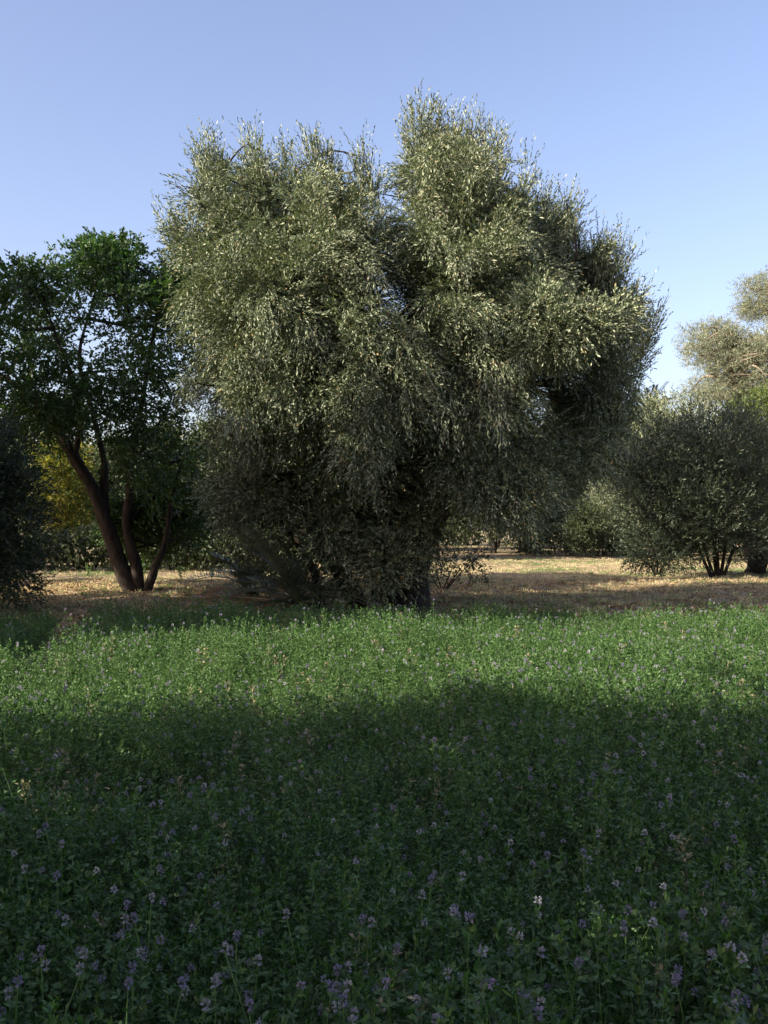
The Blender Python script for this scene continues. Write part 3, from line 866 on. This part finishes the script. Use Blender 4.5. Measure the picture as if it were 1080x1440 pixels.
def weed(px, py, D, h, label):
    b = P(px, py, D)
    t = thing('weed', label, 'weed', (b[0], D, 0))
    stems, leaves = [], []
    for k in range(5):
        a = rng.uniform(0, 6.28); l = rng.uniform(.05, .3)
        tip = np.array([math.cos(a) * l * h, math.sin(a) * l * h, h * rng.uniform(.7, 1)])
        stems.append(tube([np.zeros(3), tip * .5 + [0, 0, .03], tip], [.006, .005, .002], 4))
        tt = rng.uniform(.25, 1, 16)[:, None]
        dd = rng.normal(size=(16, 3)); dd[:, 2] = abs(dd[:, 2]) * .8
        leaves.append(leaf_tris(tip * tt, dd, .08, .025))
    v, f = join(stems); obj('stem', mesh_np('stem', v, f, M_STEM, 4), t)
    v, f = join(leaves); obj('foliage', mesh_np('foliage', v, f, M_GREENGRASS, 3), t, kind='stuff')


weed(256, 805, 31, .55, 'upright green weed on the lit dry ground just right of the forked trunks')
weed(298, 805, 32, .4, 'small green weed halfway between forked trunks and bushy palm')
weed(344, 806, 31, .42, 'branching green weed nearest to the bushy palm')
weed(365, 806, 30.5, .4, 'thin weed with a pale tip at the edge of the palm shade')
weed(125, 803, 34, .5, 'pale weed on the lit ground left of the forked trunks')

# ------------------------------------------------------------------ flowering stems one can pick out in the foreground
near = [alfalfa_variant(21 + k, .56, 0) for k in range(3)]


def flower_head(mat):
    n = 30; u = nrm(rng.normal(size=(n, 3)))
    v, f = leaf_tris(u * np.array([.004, .004, .007]), u + np.array([0, 0, .35]), .0095, .0062, .3)
    return mesh_np('flower_head', v, f, mat, 3)


heads = [flower_head(M_FLOWER), flower_head(M_FLOWER2)]


def near_stem(px, py, k):
    top = .57
    D = (CAM_H - top) * F / (py - HY)
    x = (px - HX) / F * D
    t = thing('alfalfa_stem', 'tall alfalfa stem with lilac flower head standing above the dark foreground crop', 'flower', (x, D, 0), 'lilac flowering stems in the foreground', rng.uniform(0, 6.28))
    ln = rng.normal(size=2) * .05
    tip = np.array([ln[0], ln[1], top - .02])
    v, f = tube([np.zeros(3), np.array([ln[0] * .2, ln[1] * .2, top * .5]), tip], [.003, .0024, .0014], 4)
    obj('stem', mesh_np('stem', v, f, M_STEM, 4), t)
    pos, dr = [], []
    for i in range(12):
        u = .45 + .5 * i / 12; c = np.array([ln[0] * u * u, ln[1] * u * u, top * u])
        az = rng.uniform(0, 6.28); p = c + np.array([math.cos(az), math.sin(az), .7]) * .02
        for q in (-1, 0, 1):
            pos.append(p); dr.append([math.cos(az + q), math.sin(az + q), rng.uniform(0, .8)])
    v, f = leaf_tris(np.array(pos), np.array(dr), .024, .012, .18, up=(0, 0, 2))
    obj('foliage', mesh_np('foliage', v, f, M_ALF, 3), t, kind='stuff')
    for j in range(1 + (k % 4 == 0)):
        obj('flower_head', heads[(k + j) % 2], t, tuple(tip + np.array([j * .02, j * .012, .012 - j * .03])))


fl = [(95, 1160), (60, 1205), (88, 1222), (92, 1178), (20, 1355), (40, 1375), (175, 1380), (200, 1390), (215, 1375), (245, 1385), (188, 1352), (305, 1370), (332, 1315), (380, 1342), (380, 1420), (350, 1325),
      (465, 1368), (545, 1370), (568, 1362), (520, 1384), (487, 1378), (530, 1410), (440, 1385), (605, 1375), (655, 1355), (580, 1420), (780, 1325), (770, 1335), (752, 1375), (745, 1398), (716, 1395),
      (902, 1313), (925, 1330), (964, 1310), (900, 1270), (893, 1275), (1062, 1322), (975, 1333), (985, 1360), (1065, 1385), (970, 1400), (437, 1270), (482, 1298), (518, 1285), (607, 1258), (588, 1262), (590, 1240),
      (624, 1220), (820, 1188), (838, 1165), (792, 1188), (130, 1270), (150, 1280), (205, 1262), (225, 1267), (108, 1330), (73, 1345), (1005, 1265), (1035, 1175)]
for k, (x, y) in enumerate(fl): near_stem(x, y, k)


# ------------------------------------------------------------------ unseen trees left of and behind the photographer, placed and shaped to shade the scene
def shade_tree(a, u, r, z0, z1, label, n=40, k=1.0):
    x, y = AU(a, u)
    t = []
    cs = []
    while len(cs) < n:
        q = rng.normal(size=3); q = q / np.linalg.norm(q) * rng.random() ** .4
        cs.append([x + q[0] * (r - .4), y + q[1] * (r - .4), (z0 + z1) / 2 + q[2] * ((z1 - z0) / 2 - .3)])
    rs = list(rng.uniform(.7, 1.2, n) * r * .36)
    tree('tall_tree', label, 'tree', (x, y), [('pts', cs, rs, {})], M_GROVE,
         [([(x, y, 0), (x + .2, y, z0 * .6 + .5), (x, y + .2, (z0 + z1) / 2)], [.35, .28, .1])], nsp=int(22 * k), nl=6, L=.44, W=.23, length=.6, br=.2, group='trees beyond the left side of the frame')


shade_tree(-5, -12.9, 2.5, 1.5, 11.8, 'tree left of the frame beside the field, second from the photographer', 58)
shade_tree(-4.5, -19.4, 3.0, 2.2, 10.4, 'tree left of the frame level with the huge olive', 56)
shade_tree(-1.0, -16.3, 1.9, 1.5, 7.6, 'low tree left of the frame between its two taller neighbours', 34)
shade_tree(-5, -22.8, 2.6, 3, 13, 'tree left of the frame just past the huge olive', 44)
shade_tree(-5, -25.6, 2.9, 6.5, 14.5, 'high-crowned unseen tree left of the frame, shaped to shade the forked tree', 44)  # crown height shaped to darken the forked tree yet let light pass beneath
shade_tree(-6, -24.6, 3.6, 17.5, 26, 'very tall unseen tree added left of the frame to shade the right-hand olive bush', 44)  # added out of view; crown set high to shade the thin-stemmed olive bush
shade_tree(-6, -2.6, 2.6, 1.6, 11, 'tree close on the left behind the photographer', 62, .62)
shade_tree(-6, 2.0, 3.2, 1.6, 10.5, 'tree behind the left shoulder of the photographer', 50)
shade_tree(3, 10, 3.4, 1.6, 11, 'unseen tree added behind the right shoulder of the photographer to block sky light', 46)  # added to keep sky light off the foreground crop
shade_tree(-5, -4.6, 1.6, 1.0, 6.0, 'low unseen tree added beside the photographer to shape the shade edge', 20, .45)  # added to bend the edge of shade across the field
shade_tree(-9, -33.5, 4, 1, 9, 'unseen tree added left of the frame at the far end of the clearing for shade', 40)  # this and the next three: added out of view to darken the background
shade_tree(-8, -42, 5, 1, 14, 'broad unseen tree added left of the frame beyond the clearing for shade', 44)
shade_tree(-10, -52, 5.5, 1, 15, 'broad unseen tree added far left to shade the grove', 44)
shade_tree(-6, -64, 6, 1, 16, 'broad unseen tree added farthest left to shade the grove', 44)


def far_wood():
    """the wood beyond the grove reads as one dark mass"""
    n = 35000
    x = rng.uniform(-75, 75, n); y = 100 + rng.uniform(0, 6, n)
    top = 5.5 + 4.5 * vnoise(x, 0 * x, .16, 91) + 1.5 * vnoise(x, 0 * x, .6, 92)
    z = top * rng.random(n) ** .8
    v, f = leaf_tris(np.stack([x, y, z], 1), rng.normal(size=(n, 3)), .7, .4)
    obj('far_wood', mesh_np('far_wood', v, f, M_GROVE, 3), kind='stuff')


far_wood()


def undergrowth(name, x0, x1, y0, y1, h, n, seed):
    x = rng.uniform(x0, x1, n); y = rng.uniform(y0, y1, n)
    top = h * (.45 + .8 * vnoise(x, y, .45, seed) + .25 * vnoise(x, y, 1.7, seed + 1))
    z = top * rng.random(n) ** .7
    v, f = leaf_tris(np.stack([x, y, z], 1), rng.normal(size=(n, 3)), .26, .12)
    obj(name, mesh_np(name, v, f, M_GROVE, 3), kind='stuff')


undergrowth('undergrowth', -24, -1, 38.5, 41, 1.5, 15000, 61)
undergrowth('undergrowth', 8.0, 28, 60, 64, 1.7, 9000, 63)
